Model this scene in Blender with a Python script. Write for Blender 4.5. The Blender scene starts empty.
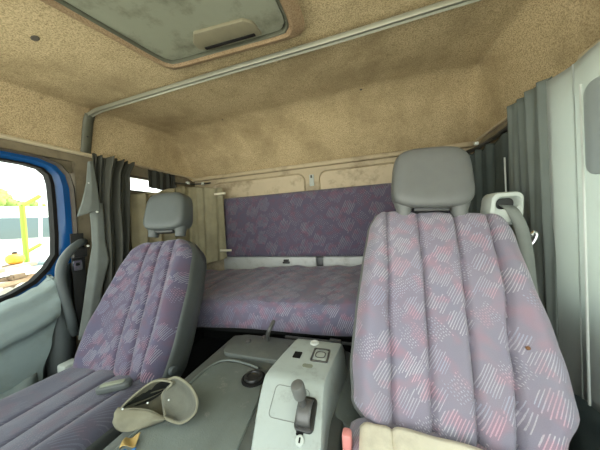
import bpy, bmesh, random
from math import sin, cos, pi, radians as R, exp, sqrt
from mathutils import Vector as V, Matrix
random.seed(7)
S = bpy.context.scene
COL = S.collection

# ------------------------------------------------------------------ camera
psi, pit, rol = R(17.4), R(-.84), R(3)
fw = V((-sin(psi)*cos(pit), cos(psi)*cos(pit), sin(pit)))
r0 = V((cos(psi), sin(psi), 0)); u0 = r0.cross(fw)
rt = r0*cos(rol) - u0*sin(rol); up = u0*cos(rol) + r0*sin(rol)
CAM = V((0, 0, 1.0))
cd = bpy.data.cameras.new('camera'); co = bpy.data.objects.new('camera', cd); COL.objects.link(co)
cd.sensor_width = 36; cd.lens = 13.5; cd.clip_start = .02
co.matrix_world = Matrix(((rt.x, up.x, -fw.x, CAM.x), (rt.y, up.y, -fw.y, CAM.y), (rt.z, up.z, -fw.z, CAM.z), (0, 0, 0, 1)))
S.camera = co
S.view_settings.view_transform = 'Standard'; S.view_settings.look = 'None'
S.view_settings.gamma = 1; S.view_settings.use_curve_mapping = False
S.view_settings.exposure = 2.1

# ------------------------------------------------------------------ node helpers
class G:
    def __init__(s, name, rough=.8):
        s.mat = bpy.data.materials.new(name); s.mat.use_nodes = True
        s.nt = s.mat.node_tree; s.b = s.nt.nodes['Principled BSDF']; s.b.inputs['Roughness'].default_value = rough
        s.out = s.nt.nodes['Material Output']
    def n(s, t, **k):
        x = s.nt.nodes.new(t)
        for a, v in k.items(): setattr(x, a, v)
        return x
    def put(s, sock, v):
        if hasattr(v, 'links') or hasattr(v, 'is_linked'): s.nt.links.new(v, sock)
        else: sock.default_value = v
    def m(s, op, a, b=0.0, c=None):
        x = s.n('ShaderNodeMath', operation=op); s.put(x.inputs[0], a); s.put(x.inputs[1], b)
        if c is not None: s.put(x.inputs[2], c)
        return x.outputs[0]
    def mix(s, f, a, b, mode='MIX'):
        x = s.n('ShaderNodeMix', data_type='RGBA', blend_type=mode)
        s.put(x.inputs[0], f)
        s.put(x.inputs[6], a if not isinstance(a, tuple) else (*a, 1)); s.put(x.inputs[7], b if not isinstance(b, tuple) else (*b, 1))
        return x.outputs[2]
    def noise(s, scale, detail=3, vec=None, rough=.55):
        x = s.n('ShaderNodeTexNoise'); x.inputs['Scale'].default_value = scale; x.inputs['Detail'].default_value = detail
        x.inputs['Roughness'].default_value = rough
        s.put(x.inputs['Vector'], vec if vec is not None else s.obj())
        return x.outputs[0]
    def obj(s):
        if not hasattr(s, '_tc'): s._tc = s.n('ShaderNodeTexCoord')
        return s._tc.outputs['Object']
    def uv(s):
        s.obj(); return s._tc.outputs['UV']
    def mr(s, v, a, b, c=0.0, d=1.0):
        x = s.n('ShaderNodeMapRange'); s.put(x.inputs[0], v)
        for i, q in enumerate((a, b, c, d)): x.inputs[i+1].default_value = q
        return x.outputs[0]
    def base(s, v): s.put(s.b.inputs['Base Color'], v if not isinstance(v, tuple) else (*v, 1))
    def bump(s, h, strength=.3, dist=.003):
        x = s.n('ShaderNodeBump'); x.inputs['Strength'].default_value = strength; x.inputs['Distance'].default_value = dist
        s.put(x.inputs['Height'], h); s.nt.links.new(x.outputs[0], s.b.inputs['Normal'])

M = {}
def plain(name, c, rough=.6, metal=0.0, var=.12, scale=30, bump=0.0, bscale=400, spec=None, dirt=None, dscale=6, dlo=.5, dhi=.75):
    g = G(name, rough); c2 = tuple(x*(1-var) for x in c); c1 = tuple(x*(1+var) for x in c)
    col = g.mix(g.noise(scale, 4), c2, c1)
    if dirt: col = g.mix(g.mr(g.noise(dscale, 6, rough=.7), dlo, dhi), col, dirt)
    g.base(col); g.b.inputs['Metallic'].default_value = metal
    if spec is not None: g.b.inputs['Specular IOR Level'].default_value = spec
    if bump: g.bump(g.noise(bscale, 2), bump, .002)
    M[name] = g.mat; return g

def carpet(name, c1, c2, stain):
    g = G(name, 1.0); g.b.inputs['Specular IOR Level'].default_value = .1
    sp = g.mr(g.noise(210, 3, rough=.85), .36, .56)
    col = g.mix(sp, c2, c1)
    big = g.mr(g.noise(3.2, 6, rough=.65), .44, .78)
    col = g.mix(g.m('MULTIPLY', big, .85), col, stain)
    dots = g.mr(g.noise(22, 2), .70, .78)
    col = g.mix(g.m('MULTIPLY', dots, .5), col, tuple(x*.5 for x in stain))
    g.base(col); g.bump(g.noise(330, 3, rough=.8), .8, .004)
    M[name] = g.mat
carpet('headliner', (.66, .535, .325), (.27, .205, .11), (.25, .185, .10))
carpet('headliner_border', (.42, .31, .19), (.25, .17, .10), (.2, .13, .075))

def fabric(name, ba, bb, bc, amount, cell=.074, bright=1.0, dust=0.0, gap=.06):
    g = G(name, .95); g.b.inputs['Specular IOR Level'].default_value = .15
    g.b.inputs['Sheen Weight'].default_value = .25; g.b.inputs['Sheen Roughness'].default_value = .5
    sp = g.n('ShaderNodeSeparateXYZ'); g.put(sp.inputs[0], g.uv())
    x, y = sp.outputs[0], sp.outputs[1]
    c, s_ = cos(.45)/cell, sin(.45)/cell
    wob = g.m('MULTIPLY', g.m('SUBTRACT', g.noise(14, 1, vec=g.uv()), .5), .10)
    u = g.m('ADD', g.m('ADD', g.m('MULTIPLY', x, c), g.m('MULTIPLY', y, s_)), wob)
    v = g.m('SUBTRACT', g.m('MULTIPLY', y, c), g.m('MULTIPLY', x, s_))
    fv = g.m('FLOOR', v)
    u = g.m('ADD', u, g.m('MULTIPLY', fv, .37))
    fu = g.m('FLOOR', u)
    def rnd(a, b, k):
        cb = g.n('ShaderNodeCombineXYZ'); g.put(cb.inputs[0], a); g.put(cb.inputs[1], b); cb.inputs[2].default_value = k
        wn = g.n('ShaderNodeTexWhiteNoise', noise_dimensions='3D'); g.put(wn.inputs['Vector'], cb.outputs[0])
        sc = g.n('ShaderNodeSeparateColor'); g.put(sc.inputs[0], wn.outputs['Color']); return sc.outputs[0], sc.outputs[1], sc.outputs[2]
    r1, r2, r3 = rnd(fu, fv, .5)
    lu = g.m('SUBTRACT', g.m('SUBTRACT', u, fu), g.m('ADD', .42, g.m('MULTIPLY', r2, .16))); lv = g.m('SUBTRACT', g.m('SUBTRACT', v, fv), g.m('ADD', .42, g.m('MULTIPLY', r3, .16)))
    left = g.m('GREATER_THAN', r1, .66)
    sg = g.m('SUBTRACT', g.m('MULTIPLY', left, 2.0), 1.0)      # -1 leans right, +1 leans left
    def turn(angR, angL):
        ang = g.m('ADD', angR, g.m('MULTIPLY', left, angL-angR)); ca = g.m('COSINE', ang); sa = g.m('SINE', ang)
        return (g.m('ADD', g.m('MULTIPLY', lu, ca), g.m('MULTIPLY', lv, sa)), g.m('SUBTRACT', g.m('MULTIPLY', lv, ca), g.m('MULTIPLY', lu, sa)))
    a, b = turn(-.90, .32)
    ln = g.m('ADD', g.m('MULTIPLY', a, g.m('ADD', g.m('MULTIPLY', r2, 3), 9.5)), r3); li = g.m('FLOOR', ln); fr = g.m('FRACT', ln)
    q1, q2, q3 = rnd(g.m('ADD', li, g.m('MULTIPLY', fu, 7)), fv, 2.5)
    stripe = g.m('LESS_THAN', fr, g.m('ADD', .26, g.m('MULTIPLY', q2, .16)))
    dash = g.m('MAXIMUM', g.m('LESS_THAN', g.m('FRACT', g.m('ADD', g.m('MULTIPLY', b, 7.5), q3)), .5), g.m('SUBTRACT', 1.0, left))
    half = g.m('ADD', .30, g.m('MULTIPLY', q1, .22))
    win = g.m('MULTIPLY', g.m('LESS_THAN', g.m('ABSOLUTE', a), g.m('ADD', .34, g.m('MULTIPLY', r3, .16))), g.m('LESS_THAN', g.m('ABSOLUTE', g.m('ADD', b, g.m('MULTIPLY', g.m('SUBTRACT', q3, .5), .16))), half))
    mk = g.m('MULTIPLY', g.m('MULTIPLY', stripe, dash), g.m('MULTIPLY', win, g.m('GREATER_THAN', r3, gap)))
    fz = g.noise(700, 2, vec=g.uv()); wear = g.noise(9, 4, vec=g.uv())
    mk = g.m('MULTIPLY', mk, g.m('MULTIPLY', g.mr(fz, .3, .6, .35, 1), g.mr(wear, .3, .65, .35, 1)))
    big = g.noise(6.5, 2, vec=g.uv()); big2 = g.noise(19, 1, vec=g.uv())
    col = g.mix(g.mr(big, .35, .65), ba, bb); col = g.mix(g.mr(big2, .50, .72), col, bc)
    col = g.mix(g.mr(fz, .3, .7, 0, .22), col, tuple(q*1.8 for q in ba))
    dc = g.mix(g.mr(big, .38, .48), (.42*bright, .50*bright, .66*bright), (.66*bright, .63*bright, .66*bright))
    dc = g.mix(g.mr(big2, .5, .58), dc, (.66*bright, .38*bright, .45*bright))
    col = g.mix(g.m('MULTIPLY', mk, amount), col, dc)
    if dust: col = g.mix(g.mr(g.noise(4, 5), .4, .7, 0, dust), col, (.32, .31, .30))
    g.base(col); g.bump(fz, .35, .0015)
    M[name] = g.mat
fabric('driver_fabric', (.198, .172, .220), (.188, .184, .235), (.25, .165, .21), .60, cell=.064, dust=.18, gap=.22)
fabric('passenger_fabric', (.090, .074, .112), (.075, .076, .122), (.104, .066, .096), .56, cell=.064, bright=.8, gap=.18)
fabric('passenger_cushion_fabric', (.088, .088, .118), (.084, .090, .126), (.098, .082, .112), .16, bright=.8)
fabric('mattress_fabric', (.15, .13, .185), (.135, .135, .195), (.20, .125, .175), .50, cell=.09)
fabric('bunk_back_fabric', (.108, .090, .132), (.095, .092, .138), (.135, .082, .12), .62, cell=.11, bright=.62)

plain('grey_vinyl', (.122, .128, .122), .48, var=.1, bump=.25, bscale=500)
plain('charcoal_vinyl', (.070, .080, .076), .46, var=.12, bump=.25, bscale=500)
plain('console_plastic', (.37, .42, .39), .5, var=.06, bump=.12, dirt=(.24, .25, .22), dscale=14, dlo=.55, dhi=.8)
plain('knob_grey', (.15, .155, .145), .35, metal=.3)
plain('panel_line', (.19, .205, .19), .6)
plain('tunnel_mat', (.165, .195, .178), .5, var=.25, scale=14, bump=.3, bscale=260, dirt=(.36, .36, .31), dscale=13, dlo=.60, dhi=.74)
plain('tunnel_grey', (.115, .13, .118), .55, var=.2, bump=.25, dirt=(.18, .18, .15), dscale=9, dlo=.58, dhi=.8)
plain('door_plastic', (.235, .30, .295), .55, var=.06, bump=.25, bscale=420, dirt=(.2, .24, .22), dscale=7)
plain('door_dark', (.075, .09, .09), .55, var=.1, bump=.2)
plain('black_rubber', (.010, .010, .010), .8, spec=.15)
plain('brown_seal', (.07, .06, .045), .7, var=.25)
plain('black_plastic', (.018, .019, .018), .35)
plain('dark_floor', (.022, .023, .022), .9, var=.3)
plain('blue_paint', (.006, .075, .25), .22, var=.05)
plain('pillar_lining', (.22, .185, .12), .9, var=.2, scale=16, bump=.3, dirt=(.11, .09, .06), dscale=9)
plain('rear_panel_paint', (.50, .42, .28), .6, var=.12, scale=9, dirt=(.19, .14, .08), dscale=5, dlo=.5, dhi=.78)
plain('recess_paint', (.55, .465, .32), .65, var=.12, scale=12, dirt=(.22, .165, .095), dscale=7, dlo=.5, dhi=.75)
plain('white_metal', (.50, .52, .50), .45, var=.06, dirt=(.3, .3, .27), dscale=10)
plain('cream_trim', (.60, .53, .36), .5, var=.08, dirt=(.3, .25, .15), dscale=12)
plain('aluminium', (.27, .275, .22), .42, metal=.4, var=.1)
plain('chrome', (.7, .7, .7), .2, metal=1)
plain('dull_steel', (.12, .12, .115), .45, metal=.5, var=.25)
plain('hatch_plastic', (.27, .285, .215), .33, var=.14, scale=7, dirt=(.11, .11, .075), dscale=11)
plain('hatch_handle', (.19, .175, .115), .45, var=.15)
plain('bracket_green', (.10, .105, .075), .55, var=.2)
plain('beige_cover', (.80, .76, .60), .9, var=.07, scale=20, bump=.3, bscale=300, dirt=(.62, .58, .45), dscale=9)
plain('hat_canvas', (.175, .17, .118), .95, var=.3, scale=26, bump=.4, bscale=480, dirt=(.2, .195, .14), dscale=16)
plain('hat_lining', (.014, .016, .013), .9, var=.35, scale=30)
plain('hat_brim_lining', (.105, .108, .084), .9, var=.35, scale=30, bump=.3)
plain('red_plastic', (.62, .24, .22), .4)
plain('white_plastic', (.62, .66, .62), .45, var=.03)
plain('bracket_plastic', (.47, .52, .48), .5, var=.04)
plain('belt_black', (.016, .017, .016), .8, var=.2)
plain('belt_grey', (.20, .22, .20), .75, var=.12, bump=.3)
plain('cork_wear', (.22, .24, .18), .8, var=.2, scale=60)
plain('blue_print', (.03, .20, .55), .6); plain('ochre_paper', (.36, .25, .08), .8, var=.3)
plain('white_card', (.7, .7, .66), .7)
plain('burn_mark', (.16, .075, .035), .9)
plain('white_lorry', (.75, .77, .76), .4, var=.04); plain('lime_paint', (.24, .36, .03), .5, var=.1)
plain('orange_paint', (.80, .36, .03), .5); plain('dark_glass', (.10, .14, .15), .15)
plain('tree_leaf', (.22, .30, .07), .9, var=.5, scale=3); plain('bark', (.16, .11, .07), .9)
plain('timber', (.34, .23, .15), .85, var=.3, scale=8); plain('tyre', (.02, .02, .02), .9)
plain('yard_ground', (.60, .57, .50), .95, var=.15, scale=1.2, dirt=(.45, .42, .34), dscale=.8)

def cloth(name, c, trans, var=.16, scale=18, rough=.95):
    g = G(name, rough); g.b.inputs['Specular IOR Level'].default_value = .1
    col = g.mix(g.noise(scale, 5), tuple(q*(1-var) for q in c), tuple(q*(1+var) for q in c)); g.base(col)
    g.bump(g.noise(500, 2), .3, .001)
    if trans:
        t = g.n('ShaderNodeBsdfTranslucent'); g.put(t.inputs[0], col)
        mx = g.n('ShaderNodeMixShader'); mx.inputs[0].default_value = trans
        g.nt.links.new(g.b.outputs[0], mx.inputs[1]); g.nt.links.new(t.outputs[0], mx.inputs[2]); g.nt.links.new(mx.outputs[0], g.out.inputs[0])
    M[name] = g.mat
cloth('charcoal_cloth', (.075, .078, .066), 0)
cloth('grey_cloth', (.20, .225, .21), 0)
cloth('dark_cloth', (.050, .052, .045), 0)
cloth('beige_cloth', (.31, .285, .185), .0, var=.42, scale=9)
cloth('pale_green_cloth', (.62, .66, .635), .55, var=.06, scale=5)
cloth('mid_green_cloth', (.23, .265, .245), .3, var=.14, scale=8)
cloth('flap_cloth', (.42, .48, .48), .2, var=.06, scale=5)
cloth('rear_dark_cloth', (.085, .105, .10), .05)

def glass():
    g = G('window_glass', .02)
    tr = g.n('ShaderNodeBsdfTransparent'); gl = g.n('ShaderNodeBsdfGlossy'); gl.inputs['Roughness'].default_value = .02
    tr.inputs[0].default_value = (.94, .97, .95, 1)
    lw = g.n('ShaderNodeLayerWeight'); lw.inputs[0].default_value = .5
    fr = g.m('ADD', .03, g.m('MULTIPLY', g.m('POWER', lw.outputs['Facing'], 4.5), .8))
    mx = g.n('ShaderNodeMixShader'); g.nt.links.new(fr, mx.inputs[0]); g.nt.links.new(tr.outputs[0], mx.inputs[1])
    g.nt.links.new(gl.outputs[0], mx.inputs[2]); g.nt.links.new(mx.outputs[0], g.out.inputs[0]); M['glass'] = g.mat
glass()

# ------------------------------------------------------------------ mesh helpers
class B:
    def __init__(s): s.v = []; s.f = []; s.uv = {}
    def grid(s, fn, nu, nv, cu=False, cv=False, uv=None, flip=False):
        o = len(s.v); NU = nu if cu else nu+1; NV = nv if cv else nv+1
        for i in range(NU):
            for j in range(NV):
                s.v.append(tuple(fn(i/nu, j/nv)))
                if uv: s.uv[len(s.v)-1] = uv(i/nu, j/nv)
        for i in range(nu):
            for j in range(nv):
                a = o+i*NV+j; b = o+((i+1) % NU)*NV+j; c = o+((i+1) % NU)*NV+(j+1) % NV; d = o+i*NV+(j+1) % NV
                s.f.append((a, d, c, b) if flip else (a, b, c, d))
        return s
    def add(s, vs, fs):
        o = len(s.v); s.v += [tuple(p) for p in vs]; s.f += [tuple(o+i for i in f) for f in fs]; return s
    def box(s, lo, hi, bev=.0, seg=2, mat=None, edit=None):
        bm = bmesh.new(); bmesh.ops.create_cube(bm, size=1)
        c = [(a+b)/2 for a, b in zip(lo, hi)]; d = [b-a for a, b in zip(lo, hi)]
        for v in bm.verts: v.co = V([v.co[i]*d[i]+c[i] for i in range(3)])
        if bev: bmesh.ops.bevel(bm, geom=bm.edges[:], offset=min(bev, min(d)*.49), segments=seg, affect='EDGES', profile=.5)
        bm.verts.index_update()
        vs = [v.co.copy() for v in bm.verts]
        if edit: vs = [edit(q) for q in vs]
        if mat: vs = [mat @ q for q in vs]
        s.add(vs, [[v.index for v in f.verts] for f in bm.faces]); bm.free(); return s
    def prism(s, pts, fn, d0, d1, bev=0.0, seg=2):
        """closed 2-D outline, fn(p, d) -> 3-D"""
        bm = bmesh.new(); n = len(pts)
        a = [bm.verts.new(fn(p, d0)) for p in pts]; b = [bm.verts.new(fn(p, d1)) for p in pts]
        bm.faces.new(a); bm.faces.new(b[::-1])
        for i in range(n): bm.faces.new((a[i], b[i], b[(i+1) % n], a[(i+1) % n]))
        bmesh.ops.recalc_face_normals(bm, faces=bm.faces[:])
        if bev:
            ed = [e for e in bm.edges if len(e.link_faces) == 2 and e.calc_face_angle(0) > .6]
            bmesh.ops.bevel(bm, geom=ed, offset=bev, segments=seg, affect='EDGES', profile=.5, clamp_overlap=True)
        bm.verts.index_update()
        s.add([v.co.copy() for v in bm.verts], [[v.index for v in f.verts] for f in bm.faces]); bm.free(); return s
    def ring(s, out, inn, fn, d0, d1):
        n = len(out); o = len(s.v)
        for P in (out, inn):
            for d in (d0, d1): s.v += [tuple(fn(p, d)) for p in P]
        for i in range(n):
            j = (i+1) % n
            for a, b in ((0, n), (n, 3*n), (3*n, 2*n), (2*n, 0)): s.f.append((o+a+i, o+a+j, o+b+j, o+b+i))
        return s
    def tube(s, path, r, seg=10, cap=True, closed=False):
        P = [V(p) for p in path]; n = len(P); o = len(s.v); prev = None
        for i, p in enumerate(P):
            t = (P[(i+1) % n]-P[i-1]) if closed else (P[min(i+1, n-1)]-P[max(i-1, 0)])
            t.normalize()
            if prev is None: a = t.orthogonal().normalized()
            else: a = (prev - t*prev.dot(t)).normalized()
            prev = a; b = t.cross(a); rr = r[i] if isinstance(r, (list, tuple)) else r
            for k in range(seg): s.v.append(tuple(p+(a*cos(2*pi*k/seg)+b*sin(2*pi*k/seg))*rr))
        m = n if closed else n-1
        for i in range(m):
            for k in range(seg):
                a = o+i*seg; b = o+((i+1) % n)*seg
                s.f.append((a+k, a+(k+1) % seg, b+(k+1) % seg, b+k))
        if cap and not closed: s.f.append(tuple(o+k for k in range(seg))[::-1]); s.f.append(tuple(o+(n-1)*seg+k for k in range(seg)))
        return s
    def lathe(s, prof, mat, seg=28):
        o = len(s.v)
        for r, z in prof:
            for k in range(seg): s.v.append(tuple(mat @ V((r*cos(2*pi*k/seg), r*sin(2*pi*k/seg), z))))
        for i in range(len(prof)-1):
            for k in range(seg): a = o+i*seg; s.f.append((a+k, a+(k+1) % seg, a+seg+(k+1) % seg, a+seg+k))
        s.f.append(tuple(o+k for k in range(seg))[::-1]); e = o+(len(prof)-1)*seg; s.f.append(tuple(e+k for k in range(seg)))
        return s
    def build(s, name, mat, parent=None, smooth=True, solid=0.0, weld=False, offset=-1, angle=35):
        me = bpy.data.meshes.new(name); me.from_pydata(s.v, [], s.f)
        if s.uv:
            L = me.uv_layers.new(name='UVMap')
            for lp in me.loops: L.data[lp.index].uv = s.uv.get(lp.vertex_index, (0, 0))
        bm = bmesh.new(); bm.from_mesh(me)
        if weld: bmesh.ops.remove_doubles(bm, verts=bm.verts[:], dist=1e-5)
        bmesh.ops.recalc_face_normals(bm, faces=bm.faces[:])
        if smooth:
            for f in bm.faces: f.smooth = True
            for e in bm.edges:
                if len(e.link_faces) == 2 and e.calc_face_angle(0) > R(angle): e.smooth = False
        bm.to_mesh(me); bm.free()
        o = bpy.data.objects.new(name, me); COL.objects.link(o); me.materials.append(M[mat])
        if parent: o.parent = parent; o.matrix_parent_inverse = Matrix.Translation(-V(PL[parent.name]))
        PL[o.name] = (0, 0, 0)
        if solid:
            md = o.modifiers.new('thickness', 'SOLIDIFY'); md.thickness = solid; md.offset = offset
        return o
PL = {}
def thing(name, loc, label, cat, group=None):
    o = bpy.data.objects.new(name, None); COL.objects.link(o); o.location = loc; o.empty_display_size = .05; PL[o.name] = loc
    return tag(o, label, cat, group)
def tag(o, label, cat, group=None):
    o['label'] = label; o['category'] = cat
    if group: o['group'] = group
    return o
def struct(o, label=None, cat=None):
    o['kind'] = 'structure'
    if label: tag(o, label, cat)
    return o
def lerp(a, b, t): return a+(b-a)*t
def interp(t, pts):
    if t <= pts[0][0]: return pts[0][1]
    for (a, x), (b, y) in zip(pts, pts[1:]):
        if t <= b:
            k = (t-a)/(b-a); k = k*k*(3-2*k); return x+(y-x)*k
    return pts[-1][1]
def sm(a, b, x):
    t = max(0, min(1, (x-a)/(b-a))); return t*t*(3-2*t)
def rr(x0, x1, y0, y1, r, n=6):
    out = []
    for cx, cy, a in ((x1-r, y1-r, 0), (x0+r, y1-r, 90), (x0+r, y0+r, 180), (x1-r, y0+r, 270)):
        for k in range(n+1): t = R(a+90*k/n); out.append((cx+r*cos(t), cy+r*sin(t)))
    return out
def catmull(P, n=8, closed=False):
    P = [V(p) for p in P]; out = []; m = len(P)
    for i in range(m if closed else m-1):
        g = (lambda k: P[k % m]) if closed else (lambda k: P[max(0, min(m-1, k))])
        a, b, c, d = g(i-1), g(i), g(i+1), g(i+2)
        for k in range(n):
            t = k/n; out.append(.5*((2*b)+(c-a)*t+(2*a-5*b+4*c-d)*t*t+(3*b-a-3*c+d)*t**3))
    if not closed: out.append(P[-1])
    return out
YZ = lambda p, d: V((d, p[0], p[1]))
XZ = lambda p, d: V((p[0], d, p[1]))
XY = lambda p, d: V((p[0], p[1], d))
XL, XR, YR, YF = -1.50, .64, 1.67, -.45
def ztop(y): return 1.675+.08*(min(y, 1.3)-.85)

# ------------------------------------------------------------------ setting: shell
struct(B().box((XL-.05, YF, -.06), (XR+.05, YR+.05, 0)).build('floor', 'dark_floor'))

# moulded headliner: rounded tub, sloping down into the rear wall, with the hatch opening cut out
def smin(a, b, k):
    h = max(0, k-abs(a-b))/k; return min(a, b)-h*h*k*.25
def hl(x, y):
    z = ztop(y)+.006*sin(2.6*x+1)+.012*(1-((x+.43)/1.07)**2)
    z = smin(z, 1.43+(YR-.012-y)*1.02+.025*sin(min(1, max(0, (YR-y)/.3))*pi), .07)
    z = smin(z, 1.43+(x-XL)*4.6, .13); z = smin(z, 1.43+(XR-x)*3.6, .16)
    return z
xs_ = sorted(set([XL+.0035*i for i in range(40)]+[XR-.0045*i for i in range(40)]+[XL+.14+i*(XR-XL-.30)/70 for i in range(1, 70)]))
ys_ = [YF+i*.025 for i in range(70)]; ys_ = [y for y in ys_ if y < YR-.40]+[YR-.012-.388*(1-i/40) for i in range(41)]
cb_ = B(); nX, nY = len(xs_)-1, len(ys_)-1
cb_.grid(lambda u, v: V((xs_[round(u*nX)], ys_[round(v*nY)], hl(xs_[round(u*nX)], ys_[round(v*nY)]))), nX, nY)
ceil = cb_.build('ceiling', 'headliner', angle=180)
md = ceil.modifiers.new('s', 'SOLIDIFY'); md.thickness = .02; md.offset = 1
def wallx(z): return XL+(z-1.43)/4.6
# hatch opening outline (x, y)
HO = catmull([(-.79, .0), (-.785, .30), (-.758, .55), (-.742, .67), (-.728, .708), (-.69, .724), (-.50, .734), (-.285, .745), (-.245, .735), (-.228, .70), (-.226, .6), (-.228, .3), (-.23, .0), (-.27, -.06), (-.5, -.07), (-.75, -.06)], 6, True)
HO = [(p.x, p.y) for p in [V((*q[:2], 0)) for q in HO]]
cut = B().prism(HO, XY, 1.4, 1.9).build('cutter', 'headliner', smooth=False)
bo = ceil.modifiers.new('b', 'BOOLEAN'); bo.operation = 'DIFFERENCE'; bo.object = cut; bo.solver = 'EXACT'
dg = bpy.context.evaluated_depsgraph_get(); nm = bpy.data.meshes.new_from_object(ceil.evaluated_get(dg))
ceil.modifiers.clear(); ceil.data = nm; nm.name = 'ceiling'
bpy.data.objects.remove(cut)
struct(ceil)

for px, py, rx_, ry_, nm_ in ((35, 38, .020, .010, 'headliner_slot'), (361, 89.5, .008, .006, 'headliner_plug'), (222.5, 119.5, .006, .004, 'headliner_plug')):  # small dark lenses for a slit and two plugs in the headliner
    d = fw+rt*((px-300)/225)+up*((225-py)/225); k = .3
    for _ in range(4000):
        q = CAM+d*k
        if q.z >= hl(q.x, q.y): break
        k += .001
    ex = .002; nrm_ = V(((hl(q.x+ex, q.y)-hl(q.x-ex, q.y))/(2*ex), (hl(q.x, q.y+ex)-hl(q.x, q.y-ex))/(2*ex), -1)).normalized()
    Tm = Matrix.Translation(q-nrm_*.003) @ nrm_.to_track_quat('Z', 'X').to_matrix().to_4x4() @ Matrix.Rotation(R(90), 4, 'Z')
    B().lathe([(1, 0), (.95, .004), (.7, .006), (.3, .0055)], Tm @ Matrix.Diagonal((rx_, ry_, 1, 1)), 20).build(nm_, 'brown_seal', ceil)
# rear wall: painted panel under the headliner with two pressed recesses
wr = struct(B().box((XL-.04, YR, 0), (XR+.04, YR+.04, 1.50)).build('wall_rear', 'rear_panel_paint', smooth=False))
b = B()
for x0, x1 in ((-1.30, -.475), (-.345, .50)):
    o = rr(x0-.014, x1+.014, 1.02, 1.375, .065, 8); i = rr(x0, x1, 1.034, 1.361, .052, 8)
    mid = rr(x0-.007, x1+.007, 1.027, 1.368, .058, 8)
    n = len(o); v = [XZ(p, YR-.002) for p in o]+[XZ(p, YR-.013) for p in mid]+[XZ(p, YR-.002) for p in i]
    f = [(k+a, (k+1) % n+a, (k+1) % n+a+n, k+a+n) for a in (0, n) for k in range(n)]
    bb = B().add(v, f).build('recess_border', 'rear_panel_paint', wr)
    B().prism(i, XZ, YR-.004, YR+.002).build('recess_panel', 'recess_paint', wr)
B().box((XL, YR-.035, 1.405), (XR, YR+.01, 1.437), .008).build('trim_1', 'rear_panel_paint')['kind'] = 'structure'
t = thing('panel_clip', (-.41, YR, 1.30), 'small grey clip between the two pressed rear panels', 'clip')
B().box((-.428, YR-.012, 1.265), (-.392, YR, 1.352), .005).build('clip_plate', 'bracket_plastic', t)
B().box((-.416, YR-.02, 1.325), (-.404, YR-.011, 1.345), .002).build('clip_slot', 'dull_steel', t)

B().box((XL, YR-.012, 0), (XR, YR, .60)).build('lower_shade_sheet', 'dark_floor', wr)  # added dark sheet: shade under the bunk put into the wall colour
B().box((XL, .84, 0), (XL+.012, YR, .52)).build('side_shade_sheet', 'dark_floor', wr)  # same on the left wall, dark sheet standing in for shade
# white ledge behind the mattress
t = thing('rear_ledge', (-.4, 1.64, .60), 'white painted metal ledge between mattress and bunk backrest', 'ledge')
B().box((-1.2, 1.615, .60), (-.395, YR-.014, .735), .01).build('ledge_panel', 'white_metal', t)
B().box((-.345, 1.615, .60), (.50, YR-.014, .735), .01).build('ledge_panel', 'white_metal', t)
B().box((-.395, 1.63, .60), (-.345, YR-.014, .73), .003).build('gap_strip', 'black_plastic', t)
for x in (-.63, .0):
    k = B().box((x-.028, 1.600, .685), (x+.028, 1.618, .700), .003).box((x-.02, 1.600, .70), (x+.02, 1.618, .717), .003).build('latch', 'black_plastic', t)

# left wall pieces
def wl(b, y0, y1, z0, z1): b.box((XL-.04, y0, z0), (XL, y1, z1))
b = B()
wl(b, YF, .80, 1.385, 1.50); wl(b, .80, 1.04, 0, 1.385); wl(b, 1.04, 1.46, 0, 1.262); wl(b, 1.04, 1.46, 1.358, 1.50)
wl(b, .80, 1.04, 1.385, 1.50); wl(b, 1.46, YR, 0, 1.50); wl(b, YF, .80, -.02, .06); b.box((XL-.05, .70, 1.325), (XL-.02, .81, 1.39)); b.box((XL-.045, .745, .06), (XL-.012, .81, .88))
struct(b.build('wall_left', 'pillar_lining', smooth=False))
w = B().box((XL-.028, 1.03, 1.25), (XL-.022, 1.47, 1.37)).build('window_1', 'glass', smooth=False); struct(w)
B().ring(rr(1.032, 1.468, 1.254, 1.366, .02), rr(1.046, 1.454, 1.268, 1.352, .014), YZ, XL-.004, XL+.006).build('window_seal', 'brown_seal', w)
# right wall with the window behind the curtain
b = B()
def wrr(y0, y1, z0, z1): b.box((XR, y0, z0), (XR+.04, y1, z1))
wrr(YF, 1.0, 0, .72); wrr(YF, 1.0, 1.36, 1.50); wrr(.93, 1.0, .72, 1.36); wrr(1.0, YR, 0, 1.50); wrr(YF, -.3, .72, 1.36)
struct(b.build('wall_right', 'pillar_lining', smooth=False))
w = struct(B().box((XR+.02, -.31, .71), (XR+.026, .94, 1.37)).build('window_2', 'glass', smooth=False))
# front bulkhead and dash under the windscreen
fr = struct(B().box((XL-.04, YF-.06, 0), (XR+.04, YF, .42)).box((XL, YF, .33), (XR, YF+.12, .44), .04, 3).build('wall_front', 'door_dark'))

# cream strips along both side walls
s = B().prism([(0, 0), (.014, 0), (.02, .008), (.014, .018), (0, .018)], lambda p, d: V((XL+p[0], d, 1.43+p[1]-.004)), YF, .90).build('trim_2', 'cream_trim'); struct(s)
s = B().prism([(0, 0), (.012, 0), (.014, .006), (.012, .012), (0, .012)], lambda p, d: V((XL+p[0], d, 1.432+p[1])), .90, YR).build('trim_3', 'rear_panel_paint'); struct(s)
s = B().prism([(0, 0), (.014, -.002), (.024, .014), (.016, .034), (0, .036)], lambda p, d: V((XR-p[0], d, 1.425+p[1])), YF, .915).build('trim_4', 'cream_trim'); struct(s)
s = B().prism([(0, 0), (.01, 0), (.013, .006), (.01, .012), (0, .012)], lambda p, d: V((XR-p[0], d, 1.43+p[1])), .915, YR).build('trim_5', 'rear_panel_paint'); struct(s)

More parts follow.
